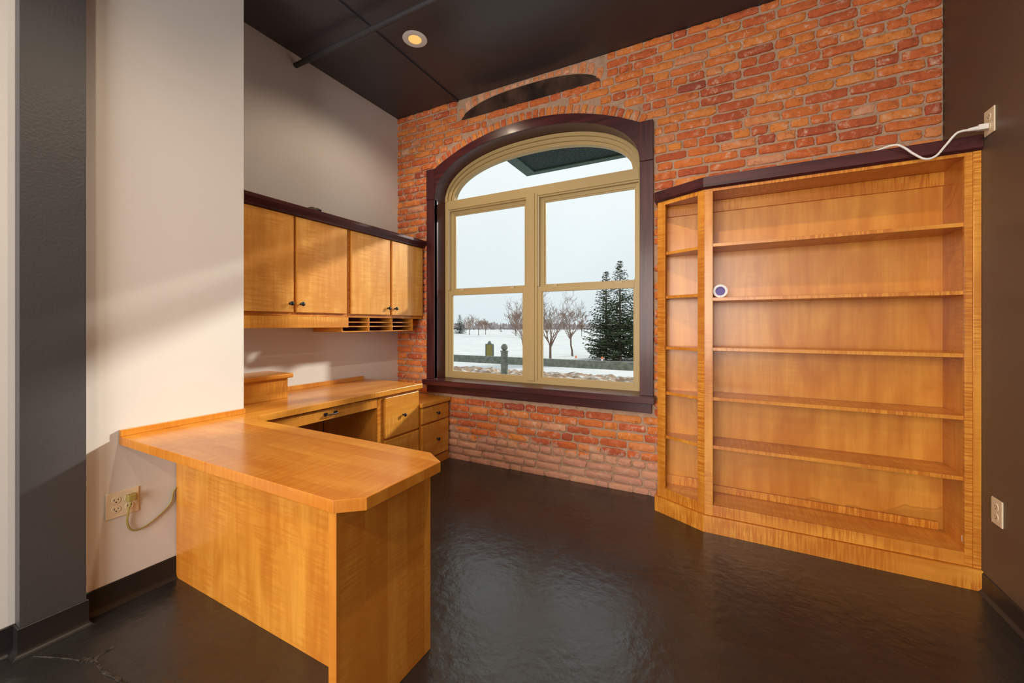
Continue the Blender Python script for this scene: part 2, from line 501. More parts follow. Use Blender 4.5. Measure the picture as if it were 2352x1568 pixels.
bmk = bmesh.new()
lay = bmk.verts.layers.float.new('rnd')
def add_brick(cx_, cz_, w_, h_, rot=0.0, rnd=None, proud=None):
    rnd = random.betavariate(2.0, 1.9) if rnd is None else rnd
    pr = random.uniform(.007, .014) if proud is None else proud
    n = 26
    ex = random.uniform(8.0, 18.0)
    ca, sa = math.cos(rot), math.sin(rot)
    seed = random.uniform(0, 100)
    rings = []
    for sc_, dep in ((1.0, .004), (.985, -pr * .7), (.95, -pr)):
        ring = []
        for i in range(n):
            th = 2 * PI * i / n + .08
            c_, s_ = math.cos(th), math.sin(th)
            # spread samples towards the corners of the rectangle
            k = (abs(c_) ** ex + abs(s_) ** ex) ** (-1 / ex)
            jx = noise.noise(Vector((c_ * 2.5 + seed, s_ * 2.5, 0))) * .007 + random.uniform(-.0012, .0012)
            jz = noise.noise(Vector((c_ * 2.5, s_ * 2.5 + seed, 5))) * .006 + random.uniform(-.0012, .0012)
            ins = (1 - sc_) * .09
            x = k * c_ * max(.004, w_ / 2 - ins) + jx
            z = k * s_ * max(.004, h_ / 2 - ins) + jz
            v = bmk.verts.new((cx_ + x * ca - z * sa, YB + dep + noise.noise(Vector((seed, i * .7, dep))) * .002, cz_ + x * sa + z * ca))
            v[lay] = rnd
            ring.append(v)
        rings.append(ring)
    for A, B in zip(rings[:-1], rings[1:]):
        for i in range(n):
            j = (i + 1) % n
            bmk.faces.new((A[i], A[j], B[j], B[i]))
    bmk.faces.new(rings[-1])
RING = .085
LUN_Z0 = 3.148
def lun_top(x):
    u = (x + 1.49) / .648
    return LUN_Z0 + .138 * max(0.0, 1 - abs(u) ** 2.6) ** .62 if abs(u) < 1 else None
def blocked(x, z):
    dx = x - CX
    if abs(dx) < 1.041 and .60 < z < 2.74: return True
    if abs(dx) < .99:
        if z > 2.70 and math.hypot(dx, z - OZC) < OR + RING + .006: return True
    if LUN_Z0 - .006 < z and abs(x + 1.49) < .70 : return True
    return False
z = -.012; row = 0
while z < ZC - .02:
    hgt = .05441
    zc_ = z + hgt / 2
    header = (row % 7 == 3)
    x = x0w + .05 - random.uniform(0, .19)
    while x < x1w - .01:
        Lb = (random.uniform(.088, .10) if header or random.random() < .16 else random.uniform(.178, .212))
        if x1w - (x + Lb) < .06: Lb = x1w - .004 - x
        a, b_ = x, min(x + Lb, x1w - .004)
        # trim against openings
        smp = [a + (b_ - a) * i / 40 for i in range(41)]
        free = [not (blocked(s, zc_) or blocked(s, zc_ - .02) or blocked(s, zc_ + .021)) for s in smp]
        i = 0
        while i < 41:
            if free[i]:
                j = i
                while j + 1 < 41 and free[j + 1]: j += 1
                xa, xb = smp[i], smp[j]
                if xb - xa > .028:
                    add_brick((xa + xb) / 2, zc_ + random.uniform(-.002, .002), xb - xa, min(hgt + random.uniform(-.004, .003), ZC - .004 - z), random.uniform(-.008, .008))
                i = j + 1
            else: i += 1
        x += Lb + random.uniform(.009, .014)
    z += hgt + .0115; row += 1
# arch of rowlocks over the casing, and the flatter ring over the steel lunette
ang = math.asin(.99 / (OR + .04)); na = 34
for i in range(na):
    th = -ang + 2 * ang * (i + .5) / na
    rr = OR + RING / 2 + .002
    add_brick(CX + rr * math.sin(th), OZC + rr * math.cos(th), 2 * ang * rr / na - .014, RING - random.uniform(.004, .018), -th, random.uniform(.25, .95))
for i in range(20):
    x = -1.49 - .68 + 1.36 * (i + .5) / 20
    zt = (lun_top(x) or LUN_Z0) + .008
    hh = min(.085, ZC - .006 - zt)
    if hh > .02:
        add_brick(x, zt + hh / 2, .054, hh, -(x + 1.49) * .3, random.uniform(.86, 1.0), .006)
me = bpy.data.meshes.new('bricks')
bmesh.ops.recalc_face_normals(bmk, faces=bmk.faces)
bmk.to_mesh(me); bmk.free()
for p in me.polygons: p.use_smooth = True
me.materials.append(BRICK)
bo = bpy.data.objects.new('bricks', me); COL.objects.link(bo); bo.parent = wall_back

# rusty steel lunette set into the brick
P = [(-1.49 - .648 + 1.296 * i / 40, 0) for i in range(41)]
P = [(x, max(LUN_Z0 + .001, lun_top(x) or LUN_Z0 + .001)) for x, _ in P]
lun = MB().band(P, [(p[0], LUN_Z0 - .006) for p in P], YB - .006, YB + .02).build('steel_panel', STEEL)
tag(lun, 'dark rusty steel panel filling the shallow arch in the brick just below the ceiling', 'panel')

# ------------------------------------------------------------------ window
win = struct(bpy.data.objects.new('window_1', None)); COL.objects.link(win); win.location = (CX, YB, .735)
tag(win, 'large arched window with dark mahogany casing and tan double-hung sashes in brick wall', 'window')
def part(mb, name, mat, parent, label=None, **kw):
    o = mb.build(name, mat, parent, **kw)
    if label: o['label'] = label
    return o
YF = 3.036  # face of the casing
for s in (-1, 1):
    xo, xi = (CX + s * 1.040, CX + s * .945)
    a, b_ = min(xo, xi), max(xo, xi)
    part(MB().box(a, b_, YF, YB, .735, SPR - .002), 'side_casing', MZ, win, bevel=.002)
    part(MB().box(a, b_, YF - .005, YB, SPR, 2.733), 'casing_block', MZ, win, bevel=.002)
    a, b_ = (CX - .965, CX - .945) if s < 0 else (CX + .945, CX + .965)
    part(MB().box(a, b_, YF + .003, 3.245, .735, SPR), 'jamb', MZ, win)
AI = arch(*INNER, SPR, 48)
# resample the outer circle at matching parameter so the band is even
OA = []
for i, p in enumerate(AI):
    f_ = i / 48
    x = CX - .947 + 2 * .947 * (0.5 - 0.5 * math.cos(PI * f_))
    OA.append((x, OZC + math.sqrt(OR ** 2 - (x - CX) ** 2)))
part(MB().band(OA, AI, YF, YB), 'arch_casing', MX, win, bevel=.0015)
part(MB().band(arch(.966, .466, SPR, 48), arch(.943, .443, SPR, 48), YF + .003, 3.245), 'arch_jamb', MX, win, smooth=True)
part(MB().box(CX - 1.038, CX + 1.058, 2.965, 3.205, .685, .735), 'stool', MX, win, bevel=.004)
part(MB().box(CX - 1.045, CX + 1.027, 3.045, YB, .605, .685), 'apron', MX, win, bevel=.002)

def rring(mb, x0, x1, z0, z1, wl, wr, wb, wt, y0, y1):
    mb.box(x0, x0 + wl, y0, y1, z0, z1); mb.box(x1 - wr, x1, y0, y1, z0, z1)
    mb.box(x0 + wl, x1 - wr, y0, y1, z0, z0 + wb); mb.box(x0 + wl, x1 - wr, y0, y1, z1 - wt, z1)
xa, xb = CX - .943, CX + .943
mb = MB()
rring(mb, xa, xb, .735, 2.462, .034, .034, .035, .085, 3.20, 3.29)      # outer frame and transom bar
mb.box(xa + .03, xb - .03, 3.212, 3.28, 2.362, 2.39)
mb.box(CX - .055, CX + .051, 3.195, 3.285, .76, 2.40)                     # mullion
mb.box(CX - .030, CX + .028, 3.188, 3.20, .76, 2.40)
part(mb, 'frame', TAN, win, bevel=.002)
mb = MB()
for i, (o1, o2, y0) in enumerate(((0, .028, 3.196), (.026, .058, 3.214), (.056, .083, 3.23))):
    A = arch(.942 - o1, .428 - o1 * 1.15, SPR + .012, 48); B = arch(.942 - o2, .428 - o2 * 1.15, SPR + .012, 48)
    mb.band(A, B, y0, 3.285)
part(mb, 'arch_frame', TAN, win, smooth=True)
part(MB().band(arch(.865, .34, SPR + .012, 48), [(p[0], SPR + .01) for p in arch(.865, .34, SPR + .012, 48)], 3.252, 3.256), 'transom_pane', GLASS, win)
for (sx0, sx1) in ((xa + .034, CX - .055), (CX + .051, xb - .034)):
    # upper sash (set back)
    mb = MB()
    rring(mb, sx0, sx1, 1.555, 2.378, .050, .030, .04, .045, 3.238, 3.27)
    rring(mb, sx0 + .012, sx1 - .008, 1.57, 2.365, .050, .030, .035, .045, 3.246, 3.262)
    us = part(mb, 'upper_sash', TAN, win, bevel=.0015)
    part(MB().box(sx0 + .045, sx1 - .03, 3.253, 3.256, 1.59, 2.335), 'pane', GLASS, us)
    part(MB().box(sx0 - .001, sx0 + .014, 3.206, 3.236, 1.585, 2.378), 'jamb_liner', TANL, win)
    # lower sash (proud)
    mb = MB()
    rring(mb, sx0, sx1, .762, 1.582, .040, .034, .028, .045, 3.204, 3.235)
    rring(mb, sx0 + .03, sx1 - .026, .778, 1.55, .018, .016, .018, .014, 3.212, 3.23)
    ls = part(mb, 'lower_sash', TAN, win, bevel=.0015)
    part(MB().box(sx0 + .04, sx1 - .034, 3.219, 3.222, .785, 1.54), 'pane', GLASS, ls)
    for fx in (.18, .82):
        xk = sx0 + (sx1 - sx0) * fx
        mb = MB(); mb.box(xk - .028, xk + .028, 3.206, 3.232, 1.582, 1.588); mb.lathe((xk, 3.219, 1.588), (0, 0, 1), [(0, .011), (.010, .010), (.012, 0)], 12); mb.box(xk - .004, xk + .024, 3.212, 3.222, 1.589, 1.596)
        part(mb, 'sash_lock', TANL, ls)

# ------------------------------------------------------------------ ceiling things
mb = MB().lathe((-2.93, 1.966, 3.252), (1, 0, 0), [(0, .019), (XR + 2.93 + .01, .019)], 20)
p = mb.build('ceiling_pipe', PIPE, smooth=True)
tag(p, 'thin black painted conduit pipe running below the dark ceiling', 'pipe')
CANS = [(-1.988, 2.262, 40), (-.25, 1.15, 110), (-1.3, -.2, 60), (.0, -1.7, 125), (-1.9, -1.9, 75)]
EM = bpy.data.materials.new('lamp_glow'); EM.use_nodes = True
t = EM.node_tree; t.nodes.clear(); o_ = N(t, 'ShaderNodeOutputMaterial'); em = N(t, 'ShaderNodeEmission', Strength=1.05)
em.inputs['Color'].default_value = (1.0, .56, .17, 1); t.links.new(em.outputs[0], o_.inputs[0])
REFL = paint('gold_baffle', (.75, .55, .28), .35, .02, 0)
NEWL = ['white ringed recessed ceiling light glowing warm near the batten', 'recessed ceiling light over the middle of the floor', 'recessed ceiling light above the camera side', 'recessed ceiling light by the dark right wall', 'recessed ceiling light near the left wall at the rear']
for i, (x, y, pw) in enumerate(CANS):
    r = thing('recessed_light', (x, y, ZC), NEWL[i], 'ceiling light', None)
    mb = MB().lathe((x, y, ZC), (0, 0, -1), [(-.002, .086), (.003, .088), (.006, .082), (.006, .050), (-.002, .048), (-.002, .086)], 40, False)
    part(mb, 'trim_ring', WHITE, r, smooth=True)
    mb = MB().lathe((x, y, ZC), (0, 0, -1), [(.0055, .051), (.002, .049), (.0025, .0478), (.0062, .0490)], 40, False)
    part(mb, 'baffle', REFL, r, smooth=True)
    mb = MB().lathe((x, y, ZC), (0, 0, -1), [(-.001, .0475), (.0045, .0470), (.0050, .035), (.0052, 0)], 32)
    part(mb, 'lamp', EM, r, smooth=True)
    L = bpy.data.lights.new('lamp_light', 'SPOT'); L.energy = pw; L.spot_size = math.radians(150); L.spot_blend = .5; L.shadow_soft_size = .045
    L.color = (1.0, .80, .58)
    lo = bpy.data.objects.new('lamp_light', L); COL.objects.link(lo); lo.location = (0, 0, -.02); lo.parent = r

# ------------------------------------------------------------------ hardware makers
def knob_mb(x, y, z):
    return MB().lathe((x, y, z), (1, 0, 0), [(0, .008), (.002, .008), (.004, .0055), (.014, .005), (.018, .010), (.022, .0145), (.027, .0150), (.031, .012), (.0335, .006), (.034, 0)], 20)
def knob(parent, x, y, z): return part(knob_mb(x, y, z), 'knob', BRONZE, parent, 'dark bronze round knob', smooth=True)

# ------------------------------------------------------------------ peninsula desk
pen = thing('peninsula_desk', (-1.65, 1.0, 0), 'honey maple peninsula desk with clipped corners jutting from the left wall', 'desk')
T0, T1 = .712, .75
part(MB().prism([(XL + .002, .773), (-.982, .773), (-.912, .832), (-.912, 1.176), (-1.012, 1.242), (-2.258, 1.252), (XL + .002, 1.252)], T0, T1), 'desktop', WTOPX, pen, bevel=.002)
part(MB().box(-2.396, -1.03, .985, 1.005, 0, T0), 'modesty_panel', WZ, pen, 'plain maple modesty panel', bevel=.001)
part(MB().box(-1.032, -.998, .797, 1.225, 0, T0), 'end_panel', WEND, pen, 'broad maple end panel of glued staves', bevel=.002)
part(MB().box(XL + .001, XL + .020, .773, YJOG - .002, T1, T1 + .028), 'backsplash', WY, pen, bevel=.002)

# ------------------------------------------------------------------ long counter along the recess
ct = thing('desk_counter', (-2.6, 2.0, 0), 'long maple counter running along the recessed left wall under the cabinets', 'counter')
part(MB().prism([(XREC + .001, YJOG + .002), (-2.257, YJOG + .002) , (-2.257, 2.666), (XREC + .001, 2.666)], T0, T1), 'countertop', WTOPY, ct, bevel=.002)
part(MB().box(-2.398, -2.257, 1.2535, YJOG + .002, T0, T1), 'countertop_return', WTOPY, ct)
part(MB().box(XREC + .001, XREC + .02, 1.31, 2.61, T1, T1 + .034), 'backsplash', WY, ct, bevel=.002)
part(MB().box(XREC + .001, XREC + .021, 1.31, 2.19, .30, T0), 'back_panel', WZ, ct)
dr = part(MB().box(-2.80, -2.288, 1.33, 2.186, .628, .702), 'pencil_drawer', WDRW, ct, bevel=.0025)
mb = MB()
for yy in (1.748, 1.822):
    mb.box(-2.2885, -2.283, yy - .012, yy + .012, .655, .676)
    mb.tube([(-2.284, yy, .6655), (-2.268, yy, .6655), (-2.262, yy + (.006 if yy < 1.78 else -.006), .6655)], [.006, .005, .005], 10)
mb.tube([(-2.262, 1.752, .6655), (-2.2595, 1.77, .665), (-2.2595, 1.80, .665), (-2.262, 1.818, .6655)], [.005, .0042, .0042, .005], 10)
part(mb, 'pull', BRONZE, dr, 'dark bronze bar pull', smooth=True)

# ------------------------------------------------------------------ drawer pedestal
pd = thing('drawer_pedestal', (-2.6, 2.42, 0), 'tall maple drawer pedestal at the far end of the counter', 'drawer cabinet')
mb = MB(); mb.box(XREC + .025, -2.308, 2.195, 2.213, 0, T0); mb.box(XREC + .025, -2.308, 2.625, 2.643, 0, T0); mb.box(XREC + .025, -2.308, 2.213, 2.625, .0, .09); mb.box(XREC + .025, XREC + .04, 2.213, 2.625, .09, T0)
part(mb, 'body', WZ, pd, bevel=.001)
mb = MB(); mb.box(-2.308, -2.290, 2.193, 2.248, 0, T0); mb.box(-2.308, -2.290, 2.622, 2.645, 0, T0); mb.box(-2.308, -2.290, 2.248, 2.622, .69, T0); mb.box(-2.308, -2.290, 2.248, 2.622, .355, .385); mb.box(-2.308, -2.290, 2.248, 2.622, 0, .08)
part(mb, 'face_frame', WZC, pd, bevel=.001)
for z0, z1 in ((.380, .690), (.070, .362)):
    d = part(MB().box(-2.70, -2.270, 2.253, 2.632, z0, z1), 'drawer', WDRW, pd, bevel=.003)
    knob(d, -2.270, 2.444, (z0 + z1) / 2 - .005)

# ------------------------------------------------------------------ low cabinet by the brick
lc = thing('low_drawer_cabinet', (-2.6, 2.85, 0), 'low two-drawer maple cabinet squeezed between the pedestal and brick wall', 'drawer cabinet')
part(MB().box(XREC + .002, -2.248, 2.649, 3.055, .545, .580), 'cabinet_top', WTOPY, lc, bevel=.002)
mb = MB(); mb.box(XREC + .01, -2.292, 2.655, 2.675, .08, .545); mb.box(XREC + .01, -2.292, 3.030, 3.050, .08, .545); mb.box(XREC + .01, XREC + .03, 2.675, 3.03, .08, .545); mb.box(XREC + .01, -2.292, 2.675, 3.03, .08, .10)
mb.box(-2.292, -2.278, 2.652, 2.69, .08, .545); mb.box(-2.292, -2.278, 3.02, 3.052, .08, .545); mb.box(-2.292, -2.278, 2.69, 3.02, .385, .402); mb.box(-2.292, -2.278, 2.69, 3.02, .53, .545)
part(mb, 'body', WZ, lc, bevel=.001)
part(MB().box(XREC + .01, -2.272, 2.652, 3.052, 0, .078), 'plinth', WY, lc, bevel=.001)
for z0, z1 in ((.400, .534), (.088, .382)):
    d = part(MB().box(-2.70, -2.262, 2.668, 3.036, z0, z1), 'drawer', WDRW, lc, bevel=.003)
    knob(d, -2.262, 2.865, (z0 + z1) / 2 - .003)

# ------------------------------------------------------------------ riser box on the counter
rb = thing('riser_box', (-2.78, 1.5, T1), 'maple riser box with overhanging lid standing on the counter by the white wall', 'box')
part(MB().box(XREC + .021, -2.642, 1.308, 1.722, T1 + .0005, .888), 'body', WY, rb, bevel=.002)
part(MB().box(XREC + .003, -2.615, 1.308, 1.748, .888, .918), 'lid', WTOPY, rb, bevel=.008)

# ------------------------------------------------------------------ wall cabinets
def wall_cab(y0, y1, doors, label, valance=None):
    c = thing('wall_cabinet', (-2.74, (y0 + y1) / 2, 1.307), label, 'cabinet', 'maple wall cabinets')
    mb = MB()
    mb.box(XREC + .002, -2.605, y0, y0 + .018, 1.307, 2.03); mb.box(XREC + .002, -2.605, y1 - .018, y1, 1.307, 2.03)
    mb.box(XREC + .002, -2.605, y0 + .018, y1 - .018, 1.307, 1.327); mb.box(XREC + .002, -2.605, y0 + .018, y1 - .018, 2.01, 2.03); mb.box(XREC + .002, XREC + .012, y0 + .018, y1 - .018, 1.327, 2.01)
    part(mb, 'carcass', WZ, c)
    mb = MB()
    fy = [(y0, y0 + .025), (y1 - .025, y1)] + [((doors[i][1] + doors[i + 1][0]) / 2 - .025, (doors[i][1] + doors[i + 1][0]) / 2 + .025) for i in range(len(doors) - 1)]
    for a, b_ in fy: mb.box(-2.605, -2.586, a, b_, 1.307, 2.03)
    ys = sorted(fy)
    for (a, b_), (c2, d2) in zip(ys[:-1], ys[1:]):
        mb.box(-2.605, -2.586, b_, c2, 1.307, 1.345); mb.box(-2.605, -2.586, b_, c2, 1.965, 2.03)
    part(mb, 'face_frame', WZC, c, bevel=.001)
    for i, (a, b_) in enumerate(doors):
        d = part(MB().box(-2.585, -2.565, a, b_, 1.334, 1.984), 'door', WDOOR_LIT, c, bevel=.004)
        ky = b_ - .028 if i == 0 else a + .030
        knob(d, -2.565, ky, 1.392)
    if valance:
        part(MB().box(-2.584, -2.566, valance[0], valance[1], 1.229, 1.3065), 'valance', WDRW, c, bevel=.001)
    return c
wall_cab(YJOG + .002, 2.171, [(YJOG + .012, 1.714), (1.735, 2.150)], 'left maple wall cabinet with two doors and a valance board below', (YJOG + .002, 2.162))
wall_cab(2.173, 3.048, [(2.192, 2.602), (2.628, 3.032)], 'right maple wall cabinet whose end meets the brick beside the window')
cr = MB().sweep([(-2.58, YJOG + .002), (-2.58, 3.053)], [(-.335, 2.031), (.0005, 2.031), (.0005, 1.992), (.018, 1.992), (.022, 2.004), (.045, 2.034), (.045, 2.056), (.038, 2.060), (-.335, 2.060)], 1)
cr = cr.build('crown_moulding', MY, bevel=.001)
tag(cr, 'dark mahogany crown moulding capping both maple wall cabinets', 'moulding')
# letter slots hung below
ls = thing('letter_organizer', (-2.74, 2.52, 1.19), 'maple letter slot organizer with nine pigeonholes hanging under the right wall cabinet', 'organizer')
mb = MB()
y0, y1 = 2.119, 2.915
XO = -2.588
part(MB().box(XREC + .004, XO, y0, y1, 1.193, 1.201), 'bottom_board', WY, ls)
part(MB().box(XREC + .004, XREC + .012, y0, y1, 1.201, 1.3065), 'back_board', WY, ls)
W3 = (y1 - y0 - .009) / 3
for i in range(4):
    ya = y0 + i * W3
    part(MB().box(XREC + .012, XO, ya, ya + .009, 1.201, 1.228 if i == 0 else 1.3065), 'divider' if 0 < i < 3 else 'end_board', WY, ls)
for i in range(3):
    for zz in (1.236, 1.271):
        part(MB().box(XREC + .012, XO - .002, y0 + i * W3 + (.009 if i else .046), y0 + (i + 1) * W3, zz - .004, zz + .004), 'slot_shelf', WY, ls)
# scrap on top
bm_ = MB(); bmesh.ops.create_icosphere(bm_.bm, subdivisions=3, radius=1)
for v in bm_.bm.verts:
    n_ = 1 + .45 * noise.noise(v.co * 2.3)
    v.co = Vector((-2.585 + v.co.x * .028 * n_, 1.885 + v.co.y * .05 * n_, 2.071 + v.co.z * .016 * n_))
    v.co.z = max(v.co.z, 2.0605)
s_ = bm_.build('paper_scrap', noisy('olive_scrap', (.05, .045, .03), (.11, .10, .07), 60, bs=.5, bd=.01), smooth=True)
tag(s_, 'small crumpled dark olive scrap lying on top of the wall cabinet crown', 'scrap')

# ------------------------------------------------------------------ bookcase
bk = thing('bookcase', (.4, 2.9, 0), 'tall built-in honey maple bookcase with angled left end against the brick wall', 'bookcase')
A = (-.098, 2.70); B = (-.388, 2.853)
ZT = 2.06; YBK = 2.945
ab = Vector((B[0] - A[0], B[1] - A[1])); ab_n = Vector((ab.y, -ab.x)).normalized()
if ab_n.y > 0: ab_n = -ab_n
def on_ab(f, out=0.0): return (A[0] + ab.x * f + ab_n.x * out, A[1] + ab.y * f + ab_n.y * out)
def ab_box(mb, f0, f1, o0, o1, z0, z1):
    mb.prism([on_ab(f0, o1), on_ab(f1, o1), on_ab(f1, o0), on_ab(f0, o0)], z0, z1)
XS = 1.034
part(MB().box(-.385, XS + .02, YBK, YBK + .012, .09, ZT + .02), 'back_panel', WPLYS, bk, 'maple plywood back panel with a dark water stain low at right')
part(MB().box(XS, XS + .02, 2.72, YBK, .02, ZT + .02), 'side_panel', WZ, bk)
part(MB().prism([(-.100, 2.715), (-.058, 2.715), (-.058, YBK), (-.078, YBK)], .02, ZT + .02), 'side_panel', WZ, bk)
part(MB().box(-.388, -.370, 2.862, 3.060, .02, ZT + .02), 'side_panel', WZ, bk)
part(MB().prism([(-.37, 2.862), on_ab(.9, -.005), on_ab(.03, -.01), (-.075, 2.72), (XS, 2.72), (XS, YBK), (-.37, YBK)], ZT - .002, ZT + .02), 'top_panel', WX, bk)
# face frame, main front
part(MB().box(A[0] + .001, -.052, 2.70, 2.72, .10, ZT + .02), 'stile', WZC, bk, bevel=.001)
part(MB().box(1.024, 1.051, 2.70, 2.72, .10, ZT + .02), 'stile', WZC, bk, bevel=.001)
part(MB().box(1.0515, XR - .001, 2.697, 2.72, .10, ZT + .02), 'filler_strip', WZC, bk, bevel=.001)
part(MB().box(-.052, 1.024, 2.70, 2.72, .10, .163), 'bottom_rail', WXC, bk, bevel=.001)
part(MB().box(-.052, 1.024, 2.70, 2.72, 2.054, ZT + .02), 'top_rail', WXC, bk, bevel=.001)
part(MB().box(-.055, XS, 2.72, YBK, .143, .163), 'bottom_board', WX, bk)
# angled face frame
mb = MB(); ab_box(mb, 0.0, .13, -.018, 0, .10, ZT + .02); part(mb, 'stile', WZC, bk, bevel=.001)
mb = MB(); ab_box(mb, .835, 1.0, -.018, 0, .10, ZT + .02); part(mb, 'stile', WZC, bk, bevel=.001)
mb = MB(); ab_box(mb, .13, .835, -.018, 0, .10, .163); part(mb, 'bottom_rail', WXC, bk, bevel=.001)
mb = MB(); ab_box(mb, .13, .835, -.018, 0, 2.045, ZT + .02); part(mb, 'top_rail', WXC, bk, bevel=.001)
def ang_poly(): return [on_ab(.06, -.02), on_ab(.95, -.02), (-.369, YBK), (-.079, YBK)]
part(MB().prism(ang_poly(), .143, .163), 'bottom_board', WX, bk)
for zt, za in ((1.741, 1.735), (1.414, 1.443), (1.112, 1.104), (.812, .804), (.520, .512)):
    mb = MB(); mb.box(-.057, XS - .0005, 2.712, YBK, zt - .020, zt)
    part(mb, 'shelf', WXC, bk, bevel=.0015)
    part(MB().prism(ang_poly(), za - .019, za), 'angled_shelf', WX, bk, bevel=.001)
# cleats on the back panel
part(MB().box(-.057, XS - .022, YBK - .018, YBK, .1635, .205), 'cleat', WXC, bk, bevel=.001)
part(MB().box(-.057, XS, YBK - .018, YBK, 1.985, 2.057), 'cleat', WXC, bk, bevel=.001)
part(MB().box(-.368, -.08, YBK - .018, YBK, .1635, .225), 'cleat', WXC, bk, bevel=.001)
part(MB().box(-.368, -.08, YBK - .018, YBK, 1.985, 2.057), 'cleat', WXC, bk, bevel=.001)
path = [(-.388, 3.058), B, A, (XR - .001, 2.70)]
part(MB().sweep(path, [(-.018, 0), (.013, 0), (.013, .088), (.007, .098), (-.018, .098)], -1), 'plinth', WXC, bk, bevel=.001)
part(MB().sweep(path, [(-.02, 2.081), (-.004, 2.070), (.012, 2.070), (.016, 2.082), (.040, 2.106), (.042, 2.130), (.036, 2.140), (-.02, 2.140)], -1), 'crown', MX, bk, 'dark mahogany crown moulding along the bookcase top', bevel=.001)
part(MB().prism([(-.37, 3.058), (-.372, 2.87), (-.09, 2.72), (XR - .003, 2.72), (XR - .003, 3.058)], 2.081, 2.139), 'dust_cover', MX, bk)
# white sticker at lower right
part(MB().box(1.0325, XS - .0002, 2.735, 2.752, .195, .225), 'sticker', WHITE, bk, 'tiny white sticker low on right side panel')

# tape roll on the shelf
tp = thing('tape_roll', (-.028, 2.80, 1.414), 'white tape roll with a purple core standing on the second shelf from the top', 'tape roll')
d_ = Vector((.12, -1, 0)).normalized(); cc = Vector((-.0145, 2.765, 1.4145 + .040))
part(MB().lathe(cc, d_, [(0, .027), (0, .040), (.020, .040), (.020, .027), (0, .027)], 36, False), 'tape', WHITE, tp, smooth=True)
part(MB().lathe(cc, d_, [(.001, 0.0), (.004, .0265), (.019, .0268), (.019, .023), (.012, .022), (.012, 0)], 36, False), 'core', principled('purple_core', (.10, .07, .30), .4)[0], tp, 'purple cardboard core', smooth=True)

# ------------------------------------------------------------------ outlets
def plate_mb(xw, dirx, y0, y1, z0, z1, th=.006):
    mb = MB(); a, b_ = (xw, xw + dirx * th) if dirx > 0 else (xw - th, xw)
    mb.box(a, b_, y0, y1, z0, z1); return mb
def receptacle(parent, xw, dirx, yc, zc, ivory=IVORY):
    mb = MB().lathe((xw, yc, zc), (dirx, 0, 0), [(.004, .0165), (.0075, .0165), (.0082, .0155), (.0082, 0)], 24)
    r = part(mb, 'receptacle', ivory, parent, smooth=True)
    mb = MB(); xs = sorted((xw + dirx * .0078, xw + dirx * .0086))
    mb.box(xs[0], xs[1], yc - .008, yc - .0055, zc - .001, zc + .0085); mb.box(xs[0], xs[1], yc + .0055, yc + .008, zc + .0005, zc + .0075)
    mb.lathe((xw + dirx * .0078, yc, zc - .007), (dirx, 0, 0), [(0, .003), (.0008, .003)], 10)
    part(mb, 'slots', SLOT, r)
q = thing('wall_outlet', (XL, .785, .445), 'double ivory outlet plate on the white wall beside the peninsula desk', 'outlet')
part(plate_mb(XL, 1, .728, .842, .389, .503), 'cover_plate', IVORY, q, bevel=.002)
for yc in (.762, .808):
    for dz in (.020, -.020): receptacle(q, XL, 1, yc, .446 + dz)
q2 = thing('wall_outlet', (XR, 2.626, 2.175), 'upper ivory outlet on the dark right wall beside the bookcase crown', 'outlet')
part(plate_mb(XR, -1, 2.588, 2.666, 2.117, 2.232), 'cover_plate', IVORY, q2, bevel=.002)
for dz in (.022, -.022): receptacle(q2, XR, -1, 2.627, 2.175 + dz)
q3 = thing('wall_outlet', (XR, 2.57, .42), 'lower ivory outlet on the dark right wall near the baseboard', 'outlet')
part(plate_mb(XR, -1, 2.531, 2.609, .363, .478), 'cover_plate', IVORY, q3, bevel=.002)
for dz in (.022, -.022): receptacle(q3, XR, -1, 2.57, .420 + dz)

def smooth_path(pts, n=8):
    P = [Vector(p) for p in pts]; out_ = []
    for i in range(len(P) - 1):
        p0, p1, p2, p3 = P[max(i - 1, 0)], P[i], P[i + 1], P[min(i + 2, len(P) - 1)]
        for k in range(n):
            u = k / n
            out_.append(.5 * ((2 * p1) + (p2 - p0) * u + (2 * p0 - 5 * p1 + 4 * p2 - p3) * u * u + (3 * p1 - p0 - 3 * p2 + p3) * u ** 3))
    out_.append(P[-1]); return out_
pc = thing('power_cord', (1.03, 2.627, 2.153), 'white power cord plugged in above the bookcase and drooping over its crown', 'cord')
mb = MB(); mb.box(1.038, 1.071, 2.614, 2.640, 2.141, 2.166); mb.tube([(1.040, 2.627, 2.153), (1.016, 2.627, 2.152), (1.004, 2.627, 2.151)], [.0105, .008, .0065], 12)
part(mb, 'plug', CORDW, pc, bevel=.003, smooth=True)
part(MB().tube(smooth_path([(1.008, 2.627, 2.151), (.972, 2.632, 2.147), (.937, 2.640, 2.10), (.905, 2.646, 2.058), (.868, 2.648, 2.052), (.826, 2.648, 2.086), (.792, 2.647, 2.122), (.758, 2.650, 2.143), (.70, 2.70, 2.1455), (.62, 2.80, 2.1455), (.5, 2.92, 2.1455)]), .0052, 10), 'cable', CORDW, pc, smooth=True)
ec = thing('extension_cord', (XL + .02, .81, .46), 'olive green extension cord plugged into the low outlet and slipping behind the desk panel', 'cord')
mb = MB(); mb.prism([(XL + .0085, .793), (XL + .030, .793), (XL + .034, .798), (XL + .034, .822), (XL + .030, .827), (XL + .0085, .827)], .452, .481)
part(mb, 'plug', CORDG, ec, bevel=.004)
part(MB().tube(smooth_path([(XL + .026, .808, .455), (XL + .024, .801, .43), (XL + .020, .797, .39), (XL + .016, .797, .355), (XL + .012, .810, .318), (XL + .010, .84, .303), (XL + .009, .88, .315), (XL + .008, .935, .350), (XL + .008, .965, .385), (XL + .008, .972, .425), (XL + .008, .984, .445)]), .0048, 10, flat=.7), 'cable', CORDG, ec, smooth=True)

